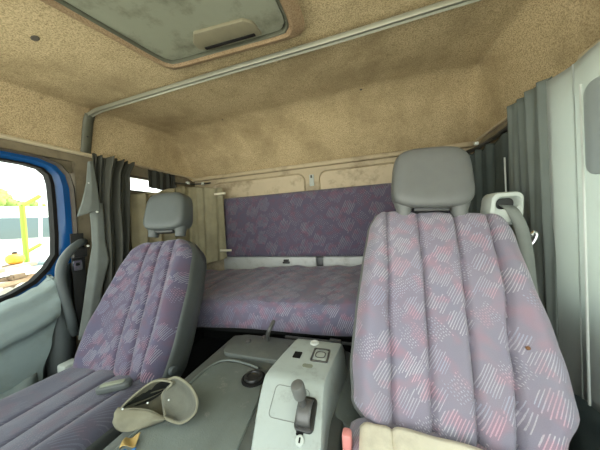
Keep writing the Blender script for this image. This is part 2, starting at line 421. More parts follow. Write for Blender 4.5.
# ------------------------------------------------------------------ roof rail and hatch
t = thing('roof_rail', (-.43, .85, 1.66), 'aluminium rail running across the cab ceiling behind the hatch', 'rail')
prof = [(-.014, .004), (-.014, -.005), (-.010, -.012), (-.005, -.007), (.005, -.007), (.010, -.012), (.014, -.005), (.014, .004)]
def rx(x): return 1.664+.010*(1-((x+.43)/1.02)**2)+.014*sm(-.2, .5, x) - .012*sm(-1.36, -1.45, x)
xs = [-1.462+.0295*i for i in range(int(2.04/.0295)+1)]
b = B(); n = len(prof); o = 0
for x in xs:
    for p in prof: b.v.append((x, .85+p[0], rx(x)-.008+p[1]))
for i in range(len(xs)-1):
    for k in range(n): b.f.append((i*n+k, i*n+(k+1) % n, (i+1)*n+(k+1) % n, (i+1)*n+k))
b.f.append(tuple(range(n))); b.f.append(tuple((len(xs)-1)*n+k for k in range(n)))
b.build('rail_channel', 'aluminium', t)
bk = B().grid(lambda u, v: V((wallx(1.44+.205*u)+.005+.012*sm(.8, 1, u), .826+.046*v, 1.44+.205*u)), 14, 2).build('end_bracket', 'bracket_green', t, solid=.006)
bk['label'] = 'dull green end bracket on the left wall'
B().lathe([(.005, 0), (.005, .003), (.003, .004)], Matrix.Translation((wallx(1.53)+.009, .850, 1.53)) @ Matrix.Rotation(pi/2, 4, 'Y'), 12).build('screw', 'black_plastic', bk)

t = thing('roof_hatch', (-.52, .35, 1.66), 'greenish grey plastic roof hatch with recessed handle in the ceiling', 'roof hatch')
ctr = V((-.52, .34))
def off(p, d):
    q = V(p)-ctr; hx, hy = .27, .39
    return (p[0]+d*(q.x/hx)*1.0, p[1]+d*(q.y/hy))
n = len(HO); b = B(); lay = [(.045, -.002), (.030, -.016), (.012, -.020), (.002, -.012), (.0, .004)]
for d, dz in lay:
    for p in HO: q = off(p, d); b.v.append((q[0], q[1], ztop(q[1])+dz))
for i in range(len(lay)-1):
    for k in range(n): b.f.append((i*n+k, i*n+(k+1) % n, (i+1)*n+(k+1) % n, (i+1)*n+k))
bd = b.build('carpet_border', 'headliner_border', t); bd['label'] = 'brown carpeted border round the opening'
b = B(); lay = [(.003, -.013), (-.0005, -.015), (-.003, -.013), (-.004, .0), (-.003, .014)]
for d, dz in lay:
    for p in HO: q = off(p, d); b.v.append((q[0], q[1], ztop(q[1])+dz))
for i in range(len(lay)-1):
    for k in range(n): b.f.append((i*n+k, i*n+(k+1) % n, (i+1)*n+(k+1) % n, (i+1)*n+k))
b.build('rubber_seal', 'bracket_green', t)
b = B(); lay = [(-.002, .012), (-.005, .004), (-.009, -.006), (-.03, -.009), (-.05, -.009), (-.13, -.008), (-.2, -.008)]
for d, dz in lay:
    for p in HO: q = off(p, d); b.v.append((q[0], q[1], ztop(q[1])+dz))
for i in range(len(lay)-1):
    for k in range(n): b.f.append((i*n+k, i*n+(k+1) % n, (i+1)*n+(k+1) % n, (i+1)*n+k))
b.f.append(tuple((len(lay)-1)*n+k for k in range(n)))
b.build('lid', 'hatch_plastic', t)
h = B().prism([(-.53, .625), (-.355, .640), (-.33, .662), (-.325, .718), (-.535, .710), (-.568, .690), (-.565, .66)], lambda p, d: V((p[0], p[1], ztop(p[1])+d)), -.019, -.004, .005).build('handle', 'hatch_handle', t)
B().prism([(-.54, .688), (-.345, .698), (-.345, .710), (-.54, .700)], lambda p, d: V((p[0], p[1], ztop(p[1])+d)), -.022, -.012, .002).build('grip_slot', 'black_rubber', h)

# ------------------------------------------------------------------ left door
d1 = bpy.data.objects.new('door_1', None); COL.objects.link(d1); PL['door_1'] = (XL, .3, 0); d1.location = (XL, .3, 0); struct(d1)
inn = [(-.30, .655)] + [(.2, .69), (.45, .722), (.55, .752), (.62, .79), (.665, .84), (.700, .90), (.705, 1.0), (.705, 1.15), (.703, 1.25), (.695, 1.295), (.67, 1.322), (.62, 1.332), (.5, 1.335), (.1, 1.335), (-.2, 1.335), (-.28, 1.30), (-.30, 1.2), (-.30, .9)]
out = [(-.40, .55)] + [(.2, .59), (.45, .62), (.57, .65), (.67, .70), (.74, .77), (.782, .86), (.786, 1.0), (.786, 1.13), (.784, 1.235), (.77, 1.305), (.735, 1.352), (.67, 1.376), (.5, 1.38), (.1, 1.38), (-.25, 1.38), (-.37, 1.34), (-.40, 1.2), (-.40, .9)]
mid1 = [tuple(lerp(V(a), V(c), .18)) for a, c in zip(inn, out)]
mid2 = [tuple(lerp(V(a), V(c), .86)) for a, c in zip(inn, out)]
out2 = [(y+(.008 if y > .3 else -.01)*(1 if z > .6 else .3), z+(.006 if z > 1.2 else 0)) for y, z in out]
n = len(inn); b = B()
lay = [(mid1, -.05), (mid1, .0), ([tuple(lerp(V(a), V(c), .5)) for a, c in zip(mid1, mid2)], .014), (mid2, .010), (mid2, -.05)]
for P, dx in lay: b.v += [(XL-.012+dx, *p) for p in P]
for i in range(len(lay)-1):
    for k in range(n): b.f.append((i*n+k, i*n+(k+1) % n, (i+1)*n+(k+1) % n, (i+1)*n+k))
b.build('frame', 'blue_paint', d1)['label'] = 'blue painted window frame'
B().ring(mid1, inn, YZ, XL-.045, XL-.004).build('glass_seal', 'black_rubber', d1)
b = B(); lay = [(mid2, -.02), (mid2, .018), ([tuple(lerp(V(a), V(c), .5)) for a, c in zip(mid2, out2)], .030), (out2, .018), (out2, -.02)]
for P, dx in lay: b.v += [(XL-.012+dx, *p) for p in P]
for i in range(len(lay)-1):
    for k in range(n): b.f.append((i*n+k, i*n+(k+1) % n, (i+1)*n+(k+1) % n, (i+1)*n+k))
b.build('door_seal', 'brown_seal', d1)
B().prism([tuple(lerp(V(a), V(c), .1)) for a, c in zip(inn, out)], YZ, XL-.034, XL-.028).build('window_pane', 'glass', d1, smooth=False)
def sill(y): return interp(y, [(-.4, .640), (.2, .675), (.45, .712), (.55, .738), (.62, .765), (.655, .795), (.70, .84), (.76, .87)])
def dpx(z): return interp(z, [(.05, .040), (.36, .042), (.52, .048), (.545, .054), (.556, .078), (.58, .085), (.61, .082), (.66, .064), (.70, .060), (.73, .052), (.86, .045)])
def yend(z): return interp(z, [(.06, .52), (.36, .60), (.46, .635), (.55, .655), (.68, .664), (.90, .655)])
def dpf(u, v):
    zn = lerp(.72, .06, v); d = v
    y = lerp(-.40, yend(zn), min(1, u/.93))+(.008 if u > .931 else 0); z = lerp(sill(y), .06, v); zz = zn
    e = 1 if u < .92 else sqrt(max(0, 1-((u-.92)/.08)**2))
    return V((XL+.008+dpx(zz)*(sm(0, .04, d)*.8+.2)*e, y, z))
B().grid(dpf, 75, 70).build('door_panel', 'door_plastic', d1, solid=.012, angle=50)
B().prism([(-.4, .06), (.785, .06), (.785, .86), (.74, .80), (.67, .75), (.57, .70), (.45, .665), (.2, .635), (-.4, .60)], YZ, XL-.044, XL-.030).build('door_skin', 'door_dark', d1, smooth=False)
def dtf(u, v):
    y = .640+.105*u; z = lerp(min(.85, sill(y)-.012), .06, v)
    return V((XL+.010+.036*sin(pi*min(1, u*1.05)), y, z))
B().grid(dtf, 8, 30).build('edge_trim', 'door_dark', d1, solid=.008)
def pkf(u, v):
    y = -.40+.985*u; z = lerp(interp(y, [(-.4, .30), (.3, .335), (.5, .365), (.585, .39)]), .06, v)
    return V((XL+.048+.055*sm(0, .12, v)*(1-sm(.93, 1, u)), y, z))
B().grid(pkf, 40, 24).build('door_pocket', 'door_plastic', d1, solid=.008)

# black-and-grey grab handle on the pillar
pth = catmull([(XL+.03, .80, .955), (XL+.065, .765, .948), (XL+.085, .715, .915), (XL+.09, .68, .860), (XL+.09, .672, .79), (XL+.088, .685, .69), (XL+.08, .705, .58), (XL+.03, .735, .49)], 8)
o = B().tube(pth, .019, 14).build('grab_handle', 'door_dark'); tag(o, 'curved dark grey grab handle beside the left door', 'handle')

# ------------------------------------------------------------------ seats
def backrest(root, b0, a1, L, Rr, T0, T1, seams, rb, rtp, fab, shellmat, tuft=.0, bol=.035, puff=.007, thick=.13):
    b0, a1 = V(b0), V(a1); aa = (a1-b0).normalized()
    xx = V((1, 0, 0)); xx = (xx-aa*xx.dot(aa)).normalized(); nn = xx.cross(aa)
    W = lambda x, t, n: b0+xx*x+aa*t+nn*n
    def cor(t, s):
        c = 0
        if t-T0 < rb: c = rb*(1-sqrt(max(0, 1-(1-(t-T0)/rb)**2)))
        if T1-t < rtp: c = rtp*(1-sqrt(max(0, 1-(1-(T1-t)/rtp)**2)))
        return c
    def ed(t): return interp(t, L)+cor(t, 0), interp(t, Rr)-cor(t, 1)
    def P(u, v):
        t = T0+(T1-T0)*(.5-.5*cos(pi*v))*.5+(T1-T0)*v*.5; l, r = ed(t); q = .5*u+.25*(1-cos(pi*u)); x = lerp(l, r, q)
        s = 2*q-1; k = 2*(t-T0)/(T1-T0)-1
        e = sqrt(max(0, 1-abs(s)**7))*sqrt(max(0, 1-abs(k)**12))
        n = .038*e+bol*e*(exp(-((s-.86)/.2)**2)+exp(-((s+.86)/.2)**2))*(1-.6*sm(.3, .55, t))
        for i, g in enumerate(seams):
            gx = interp(t, g); n -= .017*exp(-((x-gx)/.0055)**2)*min(1, e*1.4)
        gs = [l]+[interp(t, g) for g in seams]+[r]
        for i in range(len(gs)-1):
            if gs[i] <= x <= gs[i+1]: n += puff*sin(pi*(x-gs[i])/max(1e-4, gs[i+1]-gs[i]))
        n += .006*sin(t*21+x*9)*e*.5
        return x, t, n
    o = B().grid(lambda u, v: W(*P(u, v)), 110, 60, uv=lambda u, v: P(u, v)[:2]).build('backrest', fab, root, angle=80)
    loop = [(ed(t)[0], t) for t in [T0+(T1-T0)*i/40 for i in range(41)]]
    l, r = ed(T1); loop += [(lerp(l, r, i/14), T1) for i in range(1, 14)]
    loop += [(ed(t)[1], t) for t in [T1-(T1-T0)*i/40 for i in range(41)]]
    l, r = ed(T0); loop += [(lerp(r, l, i/14), T0) for i in range(1, 14)]
    cx = sum(p[0] for p in loop)/len(loop); ct = (T0+T1)/2; n = len(loop); b = B()
    lay = [(0, .985), (.006, 1.0), (.002, 1.022), (-.015, 1.035), (-.06, 1.03), (-thick*.8, .98), (-thick, .90), (-thick-.015, .6)]
    for d, k in lay:
        for x, tt in loop: b.v.append(tuple(W(cx+(x-cx)*k, ct+(tt-ct)*(1+(k-1)*.7), d)))
    for i in range(len(lay)-1):
        for j in range(n): b.f.append((i*n+j, i*n+(j+1) % n, (i+1)*n+(j+1) % n, (i+1)*n+j))
    b.f.append(tuple((len(lay)-1)*n+j for j in range(n)))
    b.build('backrest_shell', shellmat, root, angle=60)
    return W
def headrest(root, c, w, h, d, lean, mat, taper=.06, rolly=0):
    T = Matrix.Translation(c) @ Matrix.Rotation(rolly, 4, 'Y') @ Matrix.Rotation(-lean, 4, 'X')
    def shp(u, v):
        a = 2*pi*u; k = pi*(v-.5)
        def se(x, p): return (1 if x >= 0 else -1)*abs(x)**p
        cz = se(sin(k), .42); rr_ = abs(cos(k))**.42
        x = se(cos(a), .42)*rr_; y = se(sin(a), .5)*rr_
        hw = w/2*(1-taper*(cz*.5+.5)+.02*(1-cz*cz)); zz = cz*h/2*(1-.05*x*x)
        yy = y*d/2*(1-.12*cz)-(.012*(1-x*x)*(1-cz*cz) if y < 0 else 0)*-1
        return T @ V((x*hw, yy, zz))
    b = B().grid(shp, 64, 32, cu=True)
    hd = b.build('headrest', mat, root, weld=True, angle=75)
    for sx in (-1, 1):
        B().tube([T @ V((sx*w*.33, 0, -h/2+.02)), T @ V((sx*w*.335, 0, -h/2-.005)), T @ V((sx*w*.34, 0, -h/2-.03))], [.036, .026, .024], 16).build('headrest_post', mat, root)
    B().box((-w*.22, -d*.2, -h/2-.012), (w*.22, d*.2, -h/2+.01), .008, mat=T).build('headrest_bar', 'black_plastic', root)
    return T

def cushion(root, x0, x1, y0, y1, z, th, seams, fab, side, bol=.012):
    def P(u, v):
        q = .5*u+.25*(1-cos(pi*u)); x = lerp(x0, x1, q); w = .5*v+.25*(1-cos(pi*v)); y = lerp(y0, y1, w); s = 2*q-1; k = 2*w-1
        e = sqrt(max(0, 1-abs(s)**9))*sqrt(max(0, 1-abs(k)**12))
        n = z-.045+.045*e+bol*e*(exp(-((s-.85)/.2)**2)+exp(-((s+.85)/.2)**2))
        for g in seams: n -= .011*exp(-((x-g)/.0055)**2)*e
        gs = [x0]+list(seams)+[x1]
        for i in range(len(gs)-1):
            if gs[i] <= x <= gs[i+1]: n += .006*sin(pi*(x-gs[i])/(gs[i+1]-gs[i]))*e
        n += .004*sin(17*x+11*y)*e
        return V((x, y, n))
    B().grid(P, 90, 50, uv=lambda u, v: tuple(P(u, v))[:2]).build('seat_cushion', fab, root, angle=80)
    B().box((x0-.006, y0-.006, z-th), (x1+.006, y1+.006, z-.04), .018, 3).build('seat_pan', side, root)

# passenger seat (left in the photo)
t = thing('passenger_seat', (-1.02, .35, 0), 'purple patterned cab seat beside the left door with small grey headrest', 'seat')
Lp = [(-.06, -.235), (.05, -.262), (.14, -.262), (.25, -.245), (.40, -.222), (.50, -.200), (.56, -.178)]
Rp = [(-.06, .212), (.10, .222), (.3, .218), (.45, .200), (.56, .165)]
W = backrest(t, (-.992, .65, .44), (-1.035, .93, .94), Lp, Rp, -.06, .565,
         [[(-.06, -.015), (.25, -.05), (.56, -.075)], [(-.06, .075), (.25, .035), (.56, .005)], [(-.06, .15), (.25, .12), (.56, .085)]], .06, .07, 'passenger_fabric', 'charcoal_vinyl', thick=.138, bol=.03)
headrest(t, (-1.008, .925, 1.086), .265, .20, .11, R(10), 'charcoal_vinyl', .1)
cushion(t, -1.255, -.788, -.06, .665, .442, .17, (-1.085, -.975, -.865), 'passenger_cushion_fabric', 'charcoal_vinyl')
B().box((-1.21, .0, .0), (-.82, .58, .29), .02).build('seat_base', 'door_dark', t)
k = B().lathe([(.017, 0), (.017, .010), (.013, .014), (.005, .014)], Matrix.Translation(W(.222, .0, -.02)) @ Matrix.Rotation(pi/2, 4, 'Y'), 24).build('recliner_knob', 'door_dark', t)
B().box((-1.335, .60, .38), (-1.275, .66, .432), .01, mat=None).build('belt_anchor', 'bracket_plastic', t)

# driver seat (right)
t = thing('driver_seat', (.17, .35, 0), 'large pale purple patterned cab seat on the right with wide grey headrest', 'seat')
Ld = [(-.09, -.200), (-.04, -.228), (.05, -.240), (.2, -.240), (.35, -.234), (.48, -.226), (.56, -.205)]
Rd = [(-.09, .150), (-.02, .200), (.05, .236), (.13, .240), (.2, .236), (.33, .222), (.48, .214), (.57, .198)]
WD = backrest(t, (.165, .62, .53), (.225, .93, .985), Ld, Rd, -.09, .572,
         [[(-.09, -.126), (.02, -.134), (.24, -.149), (.55, -.165)], [(-.09, -.042), (.24, -.046), (.55, -.060)], [(-.09, .044), (.25, .054), (.56, .054)], [(-.09, .108), (.15, .134), (.31, .147), (.56, .147)]],
         .05, .035, 'driver_fabric', 'grey_vinyl', thick=.12, bol=.03)
headrest(t, (.216, .945, 1.132), .268, .228, .11, R(10), 'grey_vinyl', .1, R(3))
cushion(t, -.075, .42, -.02, .60, .500, .16, (.0, .17, .34), 'driver_fabric', 'grey_vinyl')
B().box((-.0, .0, .0), (.35, .5, .33), .02).build('seat_base', 'door_dark', t)
# integrated belt outlet at the shoulder
hd = B()
Tb = Matrix.Translation((.428, .955, 1.022))
o_ = rr(-.050, .050, -.07, .042, .022, 6); i_ = rr(-.030, .038, -.016, .022, .017, 6)
sh = lambda p, d: Tb @ V((p[0]*(1-(p[1]+.07)*.9)+(p[1]+.07)*.10, d, p[1]+.0*p[0]))
n = len(o_)
for P, d in ((i_, .02), (i_, -.028), ([tuple(lerp(V(a), V(c), .25)) for a, c in zip(i_, o_)], -.036), ([tuple(lerp(V(a), V(c), .8)) for a, c in zip(i_, o_)], -.034), (o_, -.022), (o_, .03)): hd.v += [tuple(sh(p, d)) for p in P]
for i in range(5):
    for k in range(n): hd.f.append((i*n+k, i*n+(k+1) % n, (i+1)*n+(k+1) % n, (i+1)*n+k))
hd.f.append(tuple(5*n+k for k in range(n)))
bo_ = hd.build('belt_outlet', 'bracket_plastic', t); bo_['label'] = 'pale grey shoulder belt outlet'
B().prism(i_, sh, .002, .018).build('belt_slot', 'black_plastic', bo_)
st = B(); pts = [(.445, .948, 1.020), (.447, .925, 1.008), (.452, .908, .982), (.463, .90, .93), (.464, .885, .85), (.456, .86, .76), (.445, .82, .66), (.43, .77, .56)]
pp = catmull(pts, 6)
st.grid(lambda u, v: pp[min(len(pp)-1, int(round(u*(len(pp)-1))))] + V((.95, -.3, -.1)).normalized()*(v-.5)*.034, len(pp)-1, 2)
st.build('seat_belt', 'belt_grey', t, solid=.003)
bk = B().box((-.083, .490, .46), (-.062, .515, .522), .006).build('belt_buckle', 'red_plastic', t); bk['label'] = 'red belt buckle beside the cushion'
bm_ = B().lathe([(.0042, -.004), (.004, .0016), (.0015, .0018)], Matrix.Translation(WD(.158, .158, .054)) @ (WD(0, 0, 1)-WD(0, 0, 0)).to_track_quat('Z', 'Y').to_matrix().to_4x4(), 10).build('burn_spot', 'burn_mark', t)

# cloth on the driver cushion
def cvf(u, v):
    x = lerp(-.062, .335, u); y = lerp(.0, .545, v)+.003*sin(u*5)-.020*u
    z = .514+.002*sin(9*u+4*v)+.002*sin(21*u*v+2)
    if u < .09: z -= .075*(1-u/.09)**2
    z += -.014*exp(-((u-.22)/.02)**2)*.6
    return V((x, y, z))
o = B().grid(cvf, 70, 50).build('seat_cloth', 'beige_cover', solid=.006, offset=1); tag(o, 'cream cloth cover spread over the driver seat cushion', 'cloth')

# ------------------------------------------------------------------ bunk
def mtp(u, v):
    """v: 0 underside front .. 1 rear top"""
    x = lerp(-1.47, .535, u); sl = .044*(x+.39)
    y0 = 1.02
    sag = .006*sin(x*7)
    prof = [(1.10, .458), (1.045, .456), (1.022, .462), (1.014, .48), (1.012, .52), (1.014, .555), (1.022, .585), (1.04, .604), (1.07, .614), (1.12, .620), (1.20, .630), (1.3, .643), (1.4, .655), (1.5, .667), (1.56, .674), (1.595, .672), (1.61, .65), (1.61, .58)]
    k = v*(len(prof)-1); i = min(int(k), len(prof)-2); f = k-i
    y = lerp(prof[i][0], prof[i+1][0], f); z = lerp(prof[i][1], prof[i+1][1], f)+sl+sag
    if z > .57 and y > 1.02:
        for bx in (-1.02, -.60, .1): 
            d2 = ((x-bx)/.035)**2+((y-1.44)/.016)**2; z -= .030*exp(-d2)
            if y < 1.44: z -= .012*exp(-((x-bx-(1.44-y)*-.12)/.010)**2)*sm(1.10, 1.25, y)
        z += .004*sin(x*23+y*9)+.003*sin(x*41-y*17)
    return V((x, y, z))
def mtuv(u, v):
    p = mtp(u, v); return (p.x, p.y+p.z*.9)
t = thing('bunk_mattress', (-.43, 1.3, .46), 'long purple patterned bunk mattress behind the seats', 'mattress')
B().grid(mtp, 220, 90, uv=mtuv).build('mattress', 'mattress_fabric', t, angle=80)
for bx in (-1.02, -.60):
    B().box((bx-.026, 1.431, .628+.044*(bx+.39)), (bx+.026, 1.449, .640+.044*(bx+.39)), .004).build('tuft_button', 'black_plastic', t)
B().box((-1.44, 1.10, .405), (.53, 1.6, .452), .006, edit=lambda q: V((q.x, q.y, q.z+.044*(q.x+.39)))).build('bunk_board', 'dark_floor', t)

t = thing('bunk_bolster', (-.3, 1.63, .73), 'dark purple patterned backrest panel on the rear cab wall', 'backrest')
def bbp(u, v):
    q = .5*u+.25*(1-cos(pi*u)); w = .5*v+.25*(1-cos(pi*v)); x = lerp(-1.17, .50, q); z = lerp(.735, 1.228, w)+.0*x
    s = 2*q-1; k = 2*w-1; e = sqrt(max(0, 1-abs(s)**26))*sqrt(max(0, 1-abs(k)**14))
    return V((x, 1.632-.045*e-.003*sin(x*8+z*6)*e, z))
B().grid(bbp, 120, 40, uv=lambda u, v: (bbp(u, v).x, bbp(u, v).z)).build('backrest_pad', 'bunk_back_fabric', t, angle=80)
B().box((-1.15, 1.630, .74), (.49, YR-.018, 1.222)).build('backing_board', 'dark_floor', t)
# rail and lever under the bunk
o = B().box((-.42, 1.000, .440), (.1, 1.010, .452), .002).box((-.20, .995, .44), (-.15, 1.010, .462), .003).build('bunk_support_bar', 'dull_steel'); tag(o, 'thin dark steel bar under the mattress front edge', 'bar')
o = B().tube(catmull([(-.475, .93, .462), (-.463, .905, .50), (-.447, .895, .53), (-.44, .93, .555)], 5), .009, 8).build('tilt_lever', 'dull_steel'); tag(o, 'dark steel lever standing behind the engine cover', 'lever')

# ------------------------------------------------------------------ engine cover, mat and cap
t = thing('engine_cover', (-.4, .45, 0), 'low dark grey engine cover between the two seats', 'engine cover')
b = B().prism([(-.73, .0), (-.695, .425), (-.68, .445), (-.645, .452), (-.625, .444), (-.16, .444), (-.10, .425), (-.085, .30), (-.07, .0)], lambda p, d: V((p[0], d, p[1])), -.1, .97, .008)
b.build('cover_shell', 'tunnel_grey', t)
B().prism([(-.125, .442), (-.035, .385), (-.03, .2), (-.125, .2)], lambda p, d: V((p[0], d, p[1])), .63, .97, .01).build('side_flange', 'tunnel_mat', t)
b = B().prism(rr(-.645, -.12, .80, .965, .05), XY, .44, .462, .008).build('rear_step', 'tunnel_grey', t)
m = B().prism([(-.63, -.05), (-.335, -.05), (-.335, .45), (-.36, .62), (-.39, .70), (-.44, .745), (-.52, .765), (-.59, .76), (-.625, .72), (-.63, .6)], XY, .440, .4525, .005).build('rubber_mat', 'tunnel_mat', t); m['label'] = 'scuffed greenish rubber mat'
B().tube(catmull([(-.632, -.05, .4535), (-.632, .6, .4535), (-.622, .725, .4535), (-.588, .765, .4535), (-.52, .77, .4535), (-.43, .752, .4535)], 6), .004, 8).build('mat_edge', 'tunnel_mat', m)
for x, y in ((-.56, .90), (-.50, .945), (-.35, .90)):
    B().lathe([(.014, 0), (.014, .006), (.008, .010), (.003, .011)], Matrix.Translation((x, y, .462)), 14).build('bolt', 'dull_steel', t)
t = thing('filler_cap', (-.42, .695, .4525), 'round black cap on the rubber mat beside the console', 'cap')
T = Matrix.Translation((-.42, .695, .4515))
B().lathe([(.042, 0), (.042, .005), (.036, .008), (.034, .008)], T, 32).build('cap_ring', 'black_rubber', t)
B().lathe([(.032, .004), (.032, .012), (.030, .015), (.022, .015), (.020, .011), (.012, .010), (.003, .010)], T, 32).build('cap_lid', 'black_plastic', t)

# console with gear selector
t = thing('gear_console', (-.22, .62, .44), 'light grey gear console with short shift lever on the engine cover', 'console')
def cs(y):
    z = interp(y, [(.36, .425), (.44, .447), (.595, .553)]) if y < .595 else lerp(.553, .560, (y-.595)/.2)
    return z
prof = []
ysn = [.36, .40, .44, .48, .52, .56, .588, .598, .62, .70, .78, .80, .815, .82]
zs = [.405, .430, .455, .480, .505, .530, .5475, .5525, .554, .557, .560, .557, .545, .44]
def cl(y): return interp(y, [(.36, -.278), (.60, -.318), (.82, -.286)])
def cr_(y): return interp(y, [(.36, -.118), (.60, -.142), (.82, -.118)])
b = B(); ac = []
for y, z in zip(ysn, zs):
    l, r = cl(y), cr_(y)
    ring = [(l-.018, .40), (l-.012, z-.05 if z > .46 else .401), (l-.004, z-.010), (l, z-.003), (l+.006, z), ((l+r)/2, z), (r-.008, z), (r, z-.003), (r+.004, z-.012), (r+.009, z-.06 if z > .47 else .402), (r+.012, .40)]
    b.v += [(x, y, zz) for x, zz in ring]; ac.append(len(ring))
n = 11
for i in range(len(ysn)-1):
    for k in range(n-1): b.f.append((i*n+k, i*n+k+1, (i+1)*n+k+1, (i+1)*n+k))
b.f.append(tuple(range(n))); b.f.append(tuple((len(ysn)-1)*n+k for k in range(n)))
b.build('console_body', 'console_plastic', t, angle=28)
# surface frames: front slope and top
def onslope(x, y, h=0.0):
    i = max(k for k in range(len(ysn)-1) if ysn[k] <= y); f = (y-ysn[i])/(ysn[i+1]-ysn[i]); z = lerp(zs[i], zs[i+1], f)
    tg = V((0, ysn[i+1]-ysn[i], zs[i+1]-zs[i])).normalized(); nn = V((0, -tg.z, tg.y)); p = V((x, y, z))+nn*h
    return Matrix(((1, 0, 0, p.x), (0, tg.y, nn.y, p.y), (0, tg.z, nn.z, p.z), (0, 0, 0, 1)))
T = onslope(-.226, .548)
pl = B().ring(rr(-.050, .050, -.040, .036, .012), rr(-.0485, .0485, -.0385, .0345, .011), lambda p, d: T @ V((p[0], p[1], d)), -.002, .0012).build('panel_outline', 'panel_line', t)
T = onslope(-.178, .534)
sf = B().prism(rr(-.024, .026, -.038, .036, .012), lambda p, d: T @ V((p[0], p[1], d)), -.004, .007, .003).build('selector_surround', 'black_plastic', t)
B().grid(lambda u, v: T @ V((-.018+.036*u, -.03+.06*v, .006+.022*sqrt(max(0, 1-(2*v-1)**2)))), 4, 16).build('selector_drum', 'dull_steel', sf, solid=.004)
lv = B().tube([T @ V((-.003, .006, .018)), T @ V((-.006, .014, .034)), T @ V((-.010, .021, .048))], [.008, .008, .009], 14).build('lever_stalk', 'dull_steel', t)
nrm = (T.to_3x3() @ V((-.15, .32, .9))).normalized()
Tk = Matrix.Translation(T @ V((-.010, .021, .044))) @ nrm.to_track_quat('Z', 'Y').to_matrix().to_4x4()
B().lathe([(.012, 0), (.0165, .001), (.0172, .003), (.0172, .030), (.0155, .034), (.011, .036), (.003, .037)], Tk, 24).build('lever_knob', 'knob_grey', lv)
T = onslope(-.176, .712)
f_ = B().ring(rr(-.028, .028, -.034, .034, .006), rr(-.023, .023, -.029, .029, .004), lambda p, d: T @ V((p[0], p[1], d)), -.002, .004).build('switch_frame', 'dull_steel', t)
B().prism(rr(-.022, .022, -.028, .028, .006), lambda p, d: T @ V((p[0], p[1], d)), -.002, .003, .001).build('rocker_switch', 'console_plastic', f_)
B().ring(rr(-.017, .017, -.017, .017, .012), rr(-.014, .014, -.014, .014, .010), lambda p, d: T @ V((p[0], p[1], d)), .002, .004).build('switch_ring', 'dull_steel', f_)
T = onslope(-.252, .70)
B().prism(rr(-.013, .013, -.016, .016, .002), lambda p, d: T @ V((p[0], p[1], d)), -.002, .0015).build('blank_socket', 'black_rubber', t)
T = onslope(-.205, .655)
B().prism(rr(-.016, .016, -.008, .008, .007), lambda p, d: T @ V((p[0], p[1], d)), -.002, .0015).build('wear_patch', 'cork_wear', t)
T = onslope(-.212, .778)
B().lathe([(.016, -.002), (.016, .002), (.013, .004), (.009, .004), (.008, .0025), (.002, .0025)], T, 24).build('screw_cap', 'white_plastic', t)
T = onslope(-.181, .489)
kk = B().lathe([(.011, -.002), (.011, .004), (.009, .006), (.003, .006)], T, 22).build('lock_barrel', 'bracket_plastic', t)
B().box((-.002, -.005, .0055), (.002, .005, .0068), mat=T).build('key_slot', 'black_rubber', kk)
T = onslope(-.182, .503)
B().prism(rr(-.012, .006, -.008, .008, .003), lambda p, d: T @ V((p[0], p[1], d)), -.002, .001).build('lock_recess', 'black_rubber', t)

# ------------------------------------------------------------------ hat, belt buckle, papers
t = thing('cap_hat', (-.62, .50, .452), 'worn khaki canvas cap lying upside down on the engine cover edge', 'hat')
def pz(px, py, z):
    d = fw+rt*((px-300)/225)+up*((225-py)/225); return CAM+d*((z-1.0)/d.z)
near = [(122, 408, .498), (135, 409, .490), (150, 411, .484), (164, 417, .474)]
far = [(163, 404, .490), (163, 393, .510), (172, 383, .540), (155, 381, .543), (137, 393, .520)]
rim = catmull([pz(*q) for q in near+far], 8, True)
apex = V((-.665, .575, .470)); n = len(rim); cen = sum(rim, V())/n
def crown(u, v, k=1.0):
    p = rim[round(u*n) % n]; q = lerp(p, apex, 1-cos(v*pi/2)); q = q+(p-cen)*(.32*sin(v*pi))*(1-v)+V((-.02, .035, -.03))*sin(v*pi)*.6
    q = cen+(q-cen)*k; a_ = 2*pi*u; q += V((.3, -.6, .7))*(.004*sin(5*a_+3*v)+.003*sin(9*a_-5*v+1))*sin(pi*v)
    q.z = max(q.z, .4545+.003*(1-k)); return q
B().grid(lambda u, v: crown(u, v, 1.02), n, 14, cu=True).build('crown', 'hat_canvas', t, solid=.003, angle=80)
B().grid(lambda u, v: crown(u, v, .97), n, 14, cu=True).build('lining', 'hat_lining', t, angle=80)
B().tube(rim, .0032, 8, closed=True).build('sweatband', 'hat_canvas', t)
vo = catmull([pz(*q) for q in [(168, 380, .545), (177, 377.5, .553), (190, 386, .550), (197, 400, .528), (194, 414, .492), (180, 423, .468), (164, 417.5, .474)]], 8)
vi = catmull([pz(*q) for q in [(171, 383, .541), (166, 388, .525), (163, 393, .512), (162, 400, .498), (162, 406, .488), (163, 412, .480), (164, 417, .474)]], 8)
def vis(u, v):
    k = round(u*(len(vo)-1)); p = lerp(vi[k], vo[k], v); return p+V((-.01, .045, -.03))*sin(pi*v)*.55*sin(pi*u)
vb = B().grid(vis, len(vo)-1, 12).build('visor', 'hat_brim_lining', t, solid=.004, angle=80); vb['label'] = 'pale curved visor'
B().tube(vo, .0035, 8).build('visor_piping', 'hat_canvas', t)
ft = catmull([pz(*q) for q in [(118, 407, .500), (135, 409, .492), (150, 411, .486), (166, 418, .475)]], 8)
fb = catmull([pz(*q) for q in [(113, 421, .474), (119, 432, .456), (145, 428, .456), (164, 421, .462)]], 8)
def fl(u, v):
    k = round(u*(len(ft)-1)); return lerp(ft[k], fb[k], v)+V((.2, -.8, .5))*(.007*sin(pi*v)*(1+.6*sin(u*9))+.0035*sin(13*u+7*v)*v)
B().grid(fl, len(ft)-1, 10).build('folded_band', 'hat_canvas', t, solid=.004, angle=80)
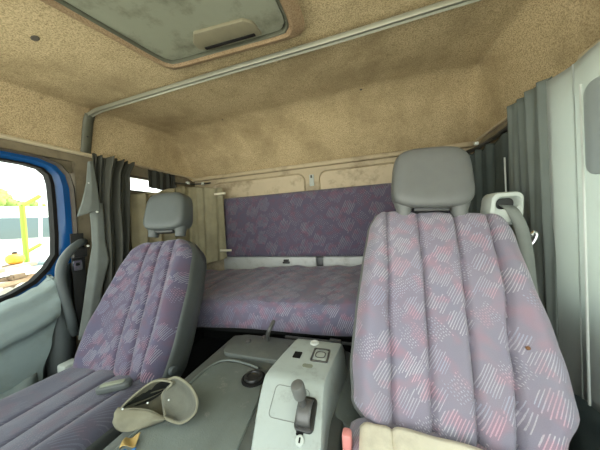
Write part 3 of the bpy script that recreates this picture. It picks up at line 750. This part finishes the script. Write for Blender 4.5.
for px, py, z in ((148, 403, .50), (169, 400, .505), (123, 409, .499)):
    B().lathe([(.0024, 0), (.0024, .002), (.001, .003)], Matrix.Translation(pz(px, py, z)) @ Matrix.Rotation(R(50), 4, 'X'), 10).build('snap_stud', 'white_plastic', t)

t = thing('belt_buckle', (-.87, .53, .45), 'dark oblong belt buckle lying on the left seat cushion', 'buckle')
T = Matrix.Translation((-.868, .538, .466)) @ Matrix.Rotation(R(28), 4, 'Z') @ Matrix.Rotation(R(-4), 4, 'Y')
B().prism(rr(-.058, .050, -.019, .019, .0185), lambda p, d: T @ V((p[0], p[1], d)), -.012, .010, .006, 3).build('buckle_body', 'charcoal_vinyl', t)
B().prism(rr(-.046, .030, -.011, .011, .010), lambda p, d: T @ V((p[0], p[1], d)), .008, .013, .002).build('buckle_inset', 'cork_wear', t)

t = thing('paper_scrap', (-.60, .39, .452), 'crumpled blue and ochre paper scrap beneath the cap', 'paper')
def ps(x0, y0, dx, dy, rot, h):
    T = Matrix.Translation((x0, y0, .456)) @ Matrix.Rotation(rot, 4, 'Z')
    return B().grid(lambda u, v: T @ V((dx*(u-.5), dy*(v-.5), h*(.5+.5*sin(5*u+3*v))+.001)), 10, 10)
ps(-.612, .404, .035, .03, .5, .010).build('ochre_sheet', 'ochre_paper', t, solid=.001)
ps(-.588, .378, .03, .024, .2, .008).build('blue_sheet', 'blue_print', t, solid=.001)
ps(-.578, .372, .018, .012, .7, .012).build('white_sheet', 'white_card', t, solid=.001)

# ------------------------------------------------------------------ curtains
def curtain(name, mat, path, zt, zb, nf, amp, label, parent=None, nu=120, nv=40, seed=1, sway=.0, flare=1.0, solid=.0025):
    """path(u)->(x,y,nx,ny)"""
    rnd = random.Random(seed); ph = [rnd.uniform(0, 6.28) for _ in range(4)]
    def fn(u, v):
        x, y, nx_, ny_ = path(u); k = lerp(1, flare, v)
        a = amp*k*(sin(2*pi*nf*u+ph[0]+.6*sin(2.4*v+ph[1]))*.7+.3*sin(2*pi*nf*1.9*u+ph[2]+v)+.35*sin(2*pi*nf*.45*u+ph[3]))
        a += sway*sin(pi*v)
        z0, z1 = zt(u), zb(u)
        return V((x+nx_*a, y+ny_*a, lerp(z0, z1, v)))
    o = B().grid(fn, nu, nv).build(name, mat, parent, solid=solid, angle=80, offset=0)
    if label: tag(o, label, 'curtain')
    return o, fn
def seg(p, q, nx_, ny_): return lambda u: (lerp(p[0], q[0], u), lerp(p[1], q[1], u), nx_, ny_)

# bunched charcoal curtain on the left pillar
t = thing('side_curtain', (XL+.05, .95, .45), 'bunched charcoal curtain hanging beside the left door', 'curtain')
def pc(v_, u):
    y0 = interp(v_, [(0, .88), (.2, .87), (.45, .87), (.75, .85), (1, .82)]); y1 = interp(v_, [(0, 1.125), (.10, 1.085), (.35, 1.065), (.7, 1.05), (1, 1.0)])
    return lerp(y0, y1, u)
def cf(u, v):
    y = pc(v, u); a = .016*sin(2*pi*6.5*u+.5*sin(3*v))+.012*sin(2*pi*3.1*u+1+v)+.012*sin(2*pi*11*u+2)*(1-v)
    return V((XL+.055+a+.02*sin(pi*u), .955*(y+.006*sin(9*v+u*5)), lerp(1.428, .44, v)+.006*sin(40*u)*(1-v)))
B().grid(cf, 150, 60).build('curtain_cloth', 'charcoal_cloth', t, solid=.0025, angle=80, offset=0)
# paler folded front edge with snap studs
def at(px, py, x):
    d = fw+rt*((px-300)/225)+up*((225-py)/225); return CAM+d*((x-CAM.x)/d.x)
ctl = [[(88, 200, .088), (95, 203, .096), (102, 203, .092)],
       [(91, 226, .092), (97, 222, .102), (104, 222, .094)],
       [(92, 246, .092), (98, 243, .104), (105, 242, .094)],
       [(88, 270, .092), (97, 268, .108), (109, 260, .100)],
       [(84, 300, .086), (92, 298, .100), (102, 288, .092)],
       [(78, 340, .080), (87, 338, .094), (97, 336, .086)]]
ctu = [[(87.5, 162, .092), (89.5, 161, .095), (92, 161, .092)],
       [(86, 183, .104), (91.5, 184, .110), (97, 187, .102)],
       [(82, 201, .112), (91, 203, .118), (99.5, 204, .108)],
       [(76.5, 217, .118), (88, 213.5, .122), (100, 209.5, .112)]]
def strip(ct, nv_=12, m=6):
    b = B(); P = [[at(q[0], q[1], XL+q[2]) for q in r_] for r_ in ct]; n = (len(P)-1)*m
    def fn(u, v):
        k = min(int(v*(len(P)-1)), len(P)-2); f = v*(len(P)-1)-k
        a = [lerp(P[k][c], P[k+1][c], f) for c in range(3)]
        return lerp(a[0], a[1], u*2) if u < .5 else lerp(a[1], a[2], u*2-1)
    return b.grid(fn, nv_, n)
b = strip(ctu)
fd = b.build('folded_edge', 'grey_cloth', t, solid=.003, angle=80); fd['label'] = 'paler grey turned-over corner'
strip(ctl).build('front_hem', 'grey_cloth', t, solid=.003, angle=80)
for px, py, dx in ((88.5, 183, .105), (97, 212, .118), (88, 246, .112)):
    B().lathe([(.006, 0), (.006, .003), (.002, .005)], Matrix.Translation(at(px, py, XL+dx)) @ Matrix.Rotation(R(60), 4, 'Y'), 12).build('snap_stud', 'white_plastic', fd)

# left belt on the pillar
t = thing('lap_belt', (XL+.06, .79, .45), 'black seat belt hanging in front of the left pillar', 'seat belt')
B().box((XL+.05, .735, .48), (XL+.056, .79, 1.0), .002).build('belt_strap', 'belt_black', t)
B().ring(rr(.728, .764, .812, .862, .008), rr(.737, .755, .837, .852, .004), YZ, XL+.075, XL+.08).build('belt_tongue', 'chrome', t)
B().box((XL+.055, .727, .877), (XL+.09, .785, .927), .006).build('belt_guide', 'black_plastic', t)

# small dark curtain next to the little window
curtain('window_curtain', 'dark_cloth', seg((XL+.018, 1.205), (XL+.018, 1.43), 1, 0), lambda u: 1.425, lambda u: 1.30-.02*u, 4, .008, 'short dark curtain bunched beside the small rear side window', seed=3, nv=16)
# beige curtain wrapping the rear left corner
def bpath(u):
    L1 = .43; L2 = .12; L3 = .26; s_ = u*(L1+L2+L3)
    if s_ < L1: return (XL+.035, 1.06+s_, 1, 0)
    if s_ < L1+L2:
        k = (s_-L1)/L2*pi/2; return (XL+.035+.075*(1-cos(k)), 1.49+.075*sin(k), cos(k), -sin(k))
    return (XL+.11+(s_-L1-L2), 1.562, 0, -1)
curtain('corner_curtain', 'beige_cloth', bpath, lambda u: interp(u, [(0, 1.235), (.2, 1.262), (.4, 1.31), (.55, 1.345), (1, 1.31)]), lambda u: interp(u, [(0, .60), (.5, .66), (.62, .66), (.9, .71), (1, .735)]), 7, .017, 'stained beige curtain round the rear left corner', seed=5, nu=170)
bc = bpy.data.objects['corner_curtain']
for z, x in ((1.255, -1.13), (.80, -1.105)):
    B().box((x-.06, 1.528, z-.006), (x+.045, 1.538, z+.010), .003).build('tie_tab', 'beige_cover', bc)
t = thing('corner_curtain_rail', (-1.42, 1.5, 1.36), 'thin dark curtain rail in the rear left corner', 'curtain rail')
B().tube(catmull([(XL+.05, 1.40, 1.356), (XL+.055, 1.50, 1.362), (XL+.10, 1.595, 1.368), (-1.29, 1.62, 1.372)], 6), .006, 8).build('rail_rod', 'black_plastic', t)
for x, y in ((XL+.06, 1.525), (-1.36, 1.613)):
    B().box((x-.012, y-.012, 1.36), (x+.012, y+.012, 1.382), .003).build('rail_glider', 'white_plastic', t)

# right-hand curtains
curtain('door_curtain', 'mid_green_cloth', seg((XR-.06, 1.20), (XR-.075, .945), -1, 0), lambda u: interp(u, [(0, 1.432), (1, 1.425)]), lambda u: .40, 4.2, .014, 'gathered grey green curtain behind the driver seat', seed=9, flare=.9)
t = thing('side_window_curtain', (XR-.06, .8, .42), 'pale flat grey green curtain closed over the right window', 'curtain')
o, fn = curtain('curtain_cloth', 'pale_green_cloth', seg((XR-.068, .985), (XR-.058, .50), -1, 0), lambda u: 1.42-.01*sin(6*u), lambda u: interp(u, [(0, .40), (.3, .44), (1, .45)]), 2.2, .006, None, parent=t, seed=12)
B().tube([fn(.31, i/40)+V((-.003, 0, 0)) for i in range(3, 41)], .0035, 6).build('seam', 'white_plastic', t)
B().tube([fn(.25, i/40)+V((-.002, 0, 0)) for i in range(0, 41)], .002, 6).build('hem_fold', 'pale_green_cloth', t)
o = B().prism(rr(.50, .797, 1.08, 1.318, .03), lambda p, d: V((XR-.088+d, p[0], p[1])), -.005, .005, .004).build('curtain_pocket', 'flap_cloth'); tag(o, 'rounded grey flap hanging against the right window curtain', 'flap')

# rear right corner: dark curtain on a dark rail
rp = catmull([(.46, 1.615, 1.350), (.54, 1.595, 1.355), (.588, 1.52, 1.360), (.60, 1.40, 1.364), (.605, 1.20, 1.370)], 8)
def rpath(u):
    p = rp[min(len(rp)-1, 3+int(u*(len(rp)-4)))]; q = rp[min(len(rp)-1, 4+int(u*(len(rp)-4)))]; f = u*(len(rp)-4)-int(u*(len(rp)-4)); p = lerp(p, q, f)
    return (p.x, p.y, -sm(.1, .5, u), -1+sm(.1, .5, u))
curtain('rear_corner_curtain', 'rear_dark_cloth', rpath, lambda u: 1.345+.008*sin(30*u), lambda u: .70, 5, .009, 'narrow dark curtain in the rear right corner', seed=15, nu=90)
t = thing('rear_corner_rail', (.58, 1.50, 1.36), 'short dark curtain rail in the rear right corner', 'curtain rail')
B().tube(rp, .012, 10).build('rail_rod', 'black_plastic', t)
B().box((.565, 1.475, 1.37), (.585, 1.495, 1.388), .003).build('rail_glider', 'white_plastic', t)
o = B().tube([(.575, 1.22, 1.235), (.575, 1.22, .85)], .0035, 8).build('curtain_rod', 'white_plastic'); tag(o, 'thin white vertical rod behind the shoulder belt outlet', 'rod')
t = bpy.data.objects['driver_seat']
hk = B().tube(catmull([(.488, .955, .862), (.500, .95, .872), (.514, .945, .892), (.523, .945, .915), (.518, .945, .925), (.508, .945, .915)], 6), .0055, 10).build('belt_hook', 'chrome', t); hk['label'] = 'bright metal belt hook'
B().box((.45, .955, .85), (.502, .965, .875), .004).build('hook_plate', 'chrome', hk)

# right door lower lining
d2 = B().grid(lambda u, v: V((XR-.02-.045*sin(pi*min(1, v*1.6))*(1 if v < .62 else .4), lerp(-.4, 1.0, u), lerp(.70, .06, v))), 20, 30).build('door_2', 'door_plastic', solid=.01, offset=1); struct(d2)

# ------------------------------------------------------------------ the yard outside the left window
ZG = -1.35
struct(B().box((-70, -40, ZG-.1), (40, 60, ZG)).build('ground', 'yard_ground', smooth=False))

def lorry(c, s, rot, label):
    t = thing('lorry', tuple(c), label, 'lorry')
    T = Matrix.Translation(c) @ Matrix.Rotation(rot, 4, 'Z') @ Matrix.Scale(s, 4)
    B().box((-1.1, -1.0, .55), (1.1, 1.0, 2.9), .12, 3, mat=T, edit=lambda q: V((q.x, q.y+(.18 if q.y < 0 and q.z > 1.7 else 0), q.z))).build('cab', 'white_lorry', t)
    B().box((-1.0, 1.15, .8), (1.0, 5.0, 2.9), .05, mat=T).build('box_body', 'white_lorry', t)
    B().box((-1.13, -1.12, .45), (1.13, -.85, .85), .06, mat=T).build('bumper', 'white_lorry', t)
    B().box((-.95, -1.03, 1.65), (.95, -.80, 2.45), .05, mat=T, edit=lambda q: V((q.x, q.y+.05, q.z))).build('windscreen', 'dark_glass', t)
    for sx in (-1, 1):
        B().box((sx*1.09-.03, -.7, 1.65), (sx*1.09+.03, .2, 2.35), .02, mat=T).build('side_window', 'dark_glass', t)
        B().box((sx*1.25-.09, -.98, 1.6), (sx*1.25+.09, -.88, 2.2), .03, mat=T).build('mirror', 'tyre', t)
        for y in (-.2, 3.9): B().lathe([(.3, -.13), (.48, -.13), (.5, -.1), (.5, .1), (.48, .13), (.3, .13)], T @ Matrix.Translation((sx*.95, y, .5)) @ Matrix.Rotation(pi/2, 4, 'Y'), 24).build('wheel', 'tyre', t)
p = at(42, 240, -18); lorry(V((p.x, p.y, ZG)), 1.35, R(62), 'white lorry parked nearest the left door window')
p = at(10, 240, -27); lorry(V((p.x, p.y, ZG)), 1.5, R(80), 'white lorry parked furthest off across the yard')

t = thing('loader_frame', tuple(at(28, 250, -6)), 'yellow green machine frame standing in the yard outside', 'machine')
Q = lambda x, y: at(x, y, -6)
def bar(a, c, r): return B().tube([a, c], r, 8)
bar(Q(22, 206), Q(40, 196), .035).build('top_beam', 'lime_paint', t)
bar(Q(22, 206), Q(27, 262), .04).build('post', 'lime_paint', t)
bar(Q(27, 252), Q(41, 244), .03).build('lower_beam', 'lime_paint', t)
bar(Q(40, 196), Q(41, 262), .025).build('rear_post', 'white_lorry', t)
c = Q(34, 278); B().box((c.x-.2, c.y-.35, ZG), (c.x+.2, c.y+.35, Q(30, 262).z), .08).build('chassis', 'dark_glass', t)
t = thing('orange_tank', tuple(Q(14, 262)), 'orange machine housing lying among the scrap outside', 'tank')
c = at(15, 259, -5.6); B().box((c.x-.09, c.y-.10, c.z-.085), (c.x+.09, c.y+.10, c.z+.085), .07, 3).build('tank_body', 'orange_paint', t)
B().lathe([(.03, 0), (.03, .03), (.015, .04)], Matrix.Translation((c.x, c.y, c.z+.08)), 14).build('tank_cap', 'tyre', t)
B().box((c.x-.1, c.y-.12, ZG), (c.x+.1, c.y+.12, c.z-.085), .02).build('tank_stand', 'bark', t)
labs = ['pale timber beam in the scrap heap outside']
for i in range(12):
    p = at(2+i*3.6, 270+random.uniform(-2, 14), -5.0); ln = random.uniform(.5, 1.0); a = random.uniform(-.5, .5)+pi/2
    T = Matrix.Translation(p) @ Matrix.Rotation(a, 4, 'Z') @ Matrix.Rotation(random.uniform(-.12, .12), 4, 'Y')
    o = B().box((-ln/2, -.035, -.03), (ln/2, .035, .03), .006, mat=T).build('timber_beam', random.choice(['timber', 'bark', 'white_card']))
    tag(o, 'timber beam lying on the scrap heap outside the left window', 'timber', 'beams on the scrap heap')
hp = at(22, 284, -5.0)
o = B().grid(lambda u, v: V((hp.x-.45+.9*u, hp.y-1.2+2.4*v, ZG+(hp.z-.02-ZG)*(sin(pi*u)**.6)*(sin(pi*v)**.4)+.06*sin(19*u+31*v)+.05*sin(43*v))), 40, 60).build('scrap_heap', 'yard_ground'); tag(o, 'low heap of mixed scrap outside the left window', 'heap'); o['kind'] = 'stuff'
for i, (px, py, x, r) in enumerate([(3, 200, -46, 2.4), (27, 205, -60, 1.8), (47, 209, -36, .9)]):
    c = at(px, py, x); t = thing('tree', (c.x, c.y, ZG), ['green tree at the far left end of the yard', 'green tree beyond the yellow green frame', 'low green tree beyond the nearer white lorry'][i], 'tree', None)
    b = B(); rnd = random.Random(i)
    for k in range(26):
        d = V((rnd.gauss(0, .45), rnd.gauss(0, .45), rnd.gauss(0, .35)))*r; q = rnd.uniform(.3, .5)*r
        b.grid(lambda u, v: c+V((0, 0, -.5*r))+d+V((cos(6.283*u)*sin(pi*v), sin(6.283*u)*sin(pi*v), cos(pi*v)))*q*(1+.2*sin(31*u+17*v)), 14, 8, cu=True)
    b.build('crown', 'tree_leaf', t, angle=80)
    B().tube([(c.x, c.y, ZG), (c.x, c.y, c.z-.4*r)], [.16, .1], 8).build('trunk', 'bark', t)

# ------------------------------------------------------------------ daylight
wd = bpy.data.worlds.new('overcast'); S.world = wd; wd.use_nodes = True
nt = wd.node_tree; bg = nt.nodes['Background']
bg.inputs[0].default_value = (.93, 1.0, .98, 1); bg.inputs[1].default_value = 1.0

sd = bpy.data.lights.new('sun', 'SUN'); sd.energy = 3.0; sd.angle = R(8); sd.color = (1, .95, .86)
so = bpy.data.objects.new('sun', sd); COL.objects.link(so); so.rotation_euler = V((-.15, -.75, -1.0)).to_track_quat('-Z', 'Y').to_euler()
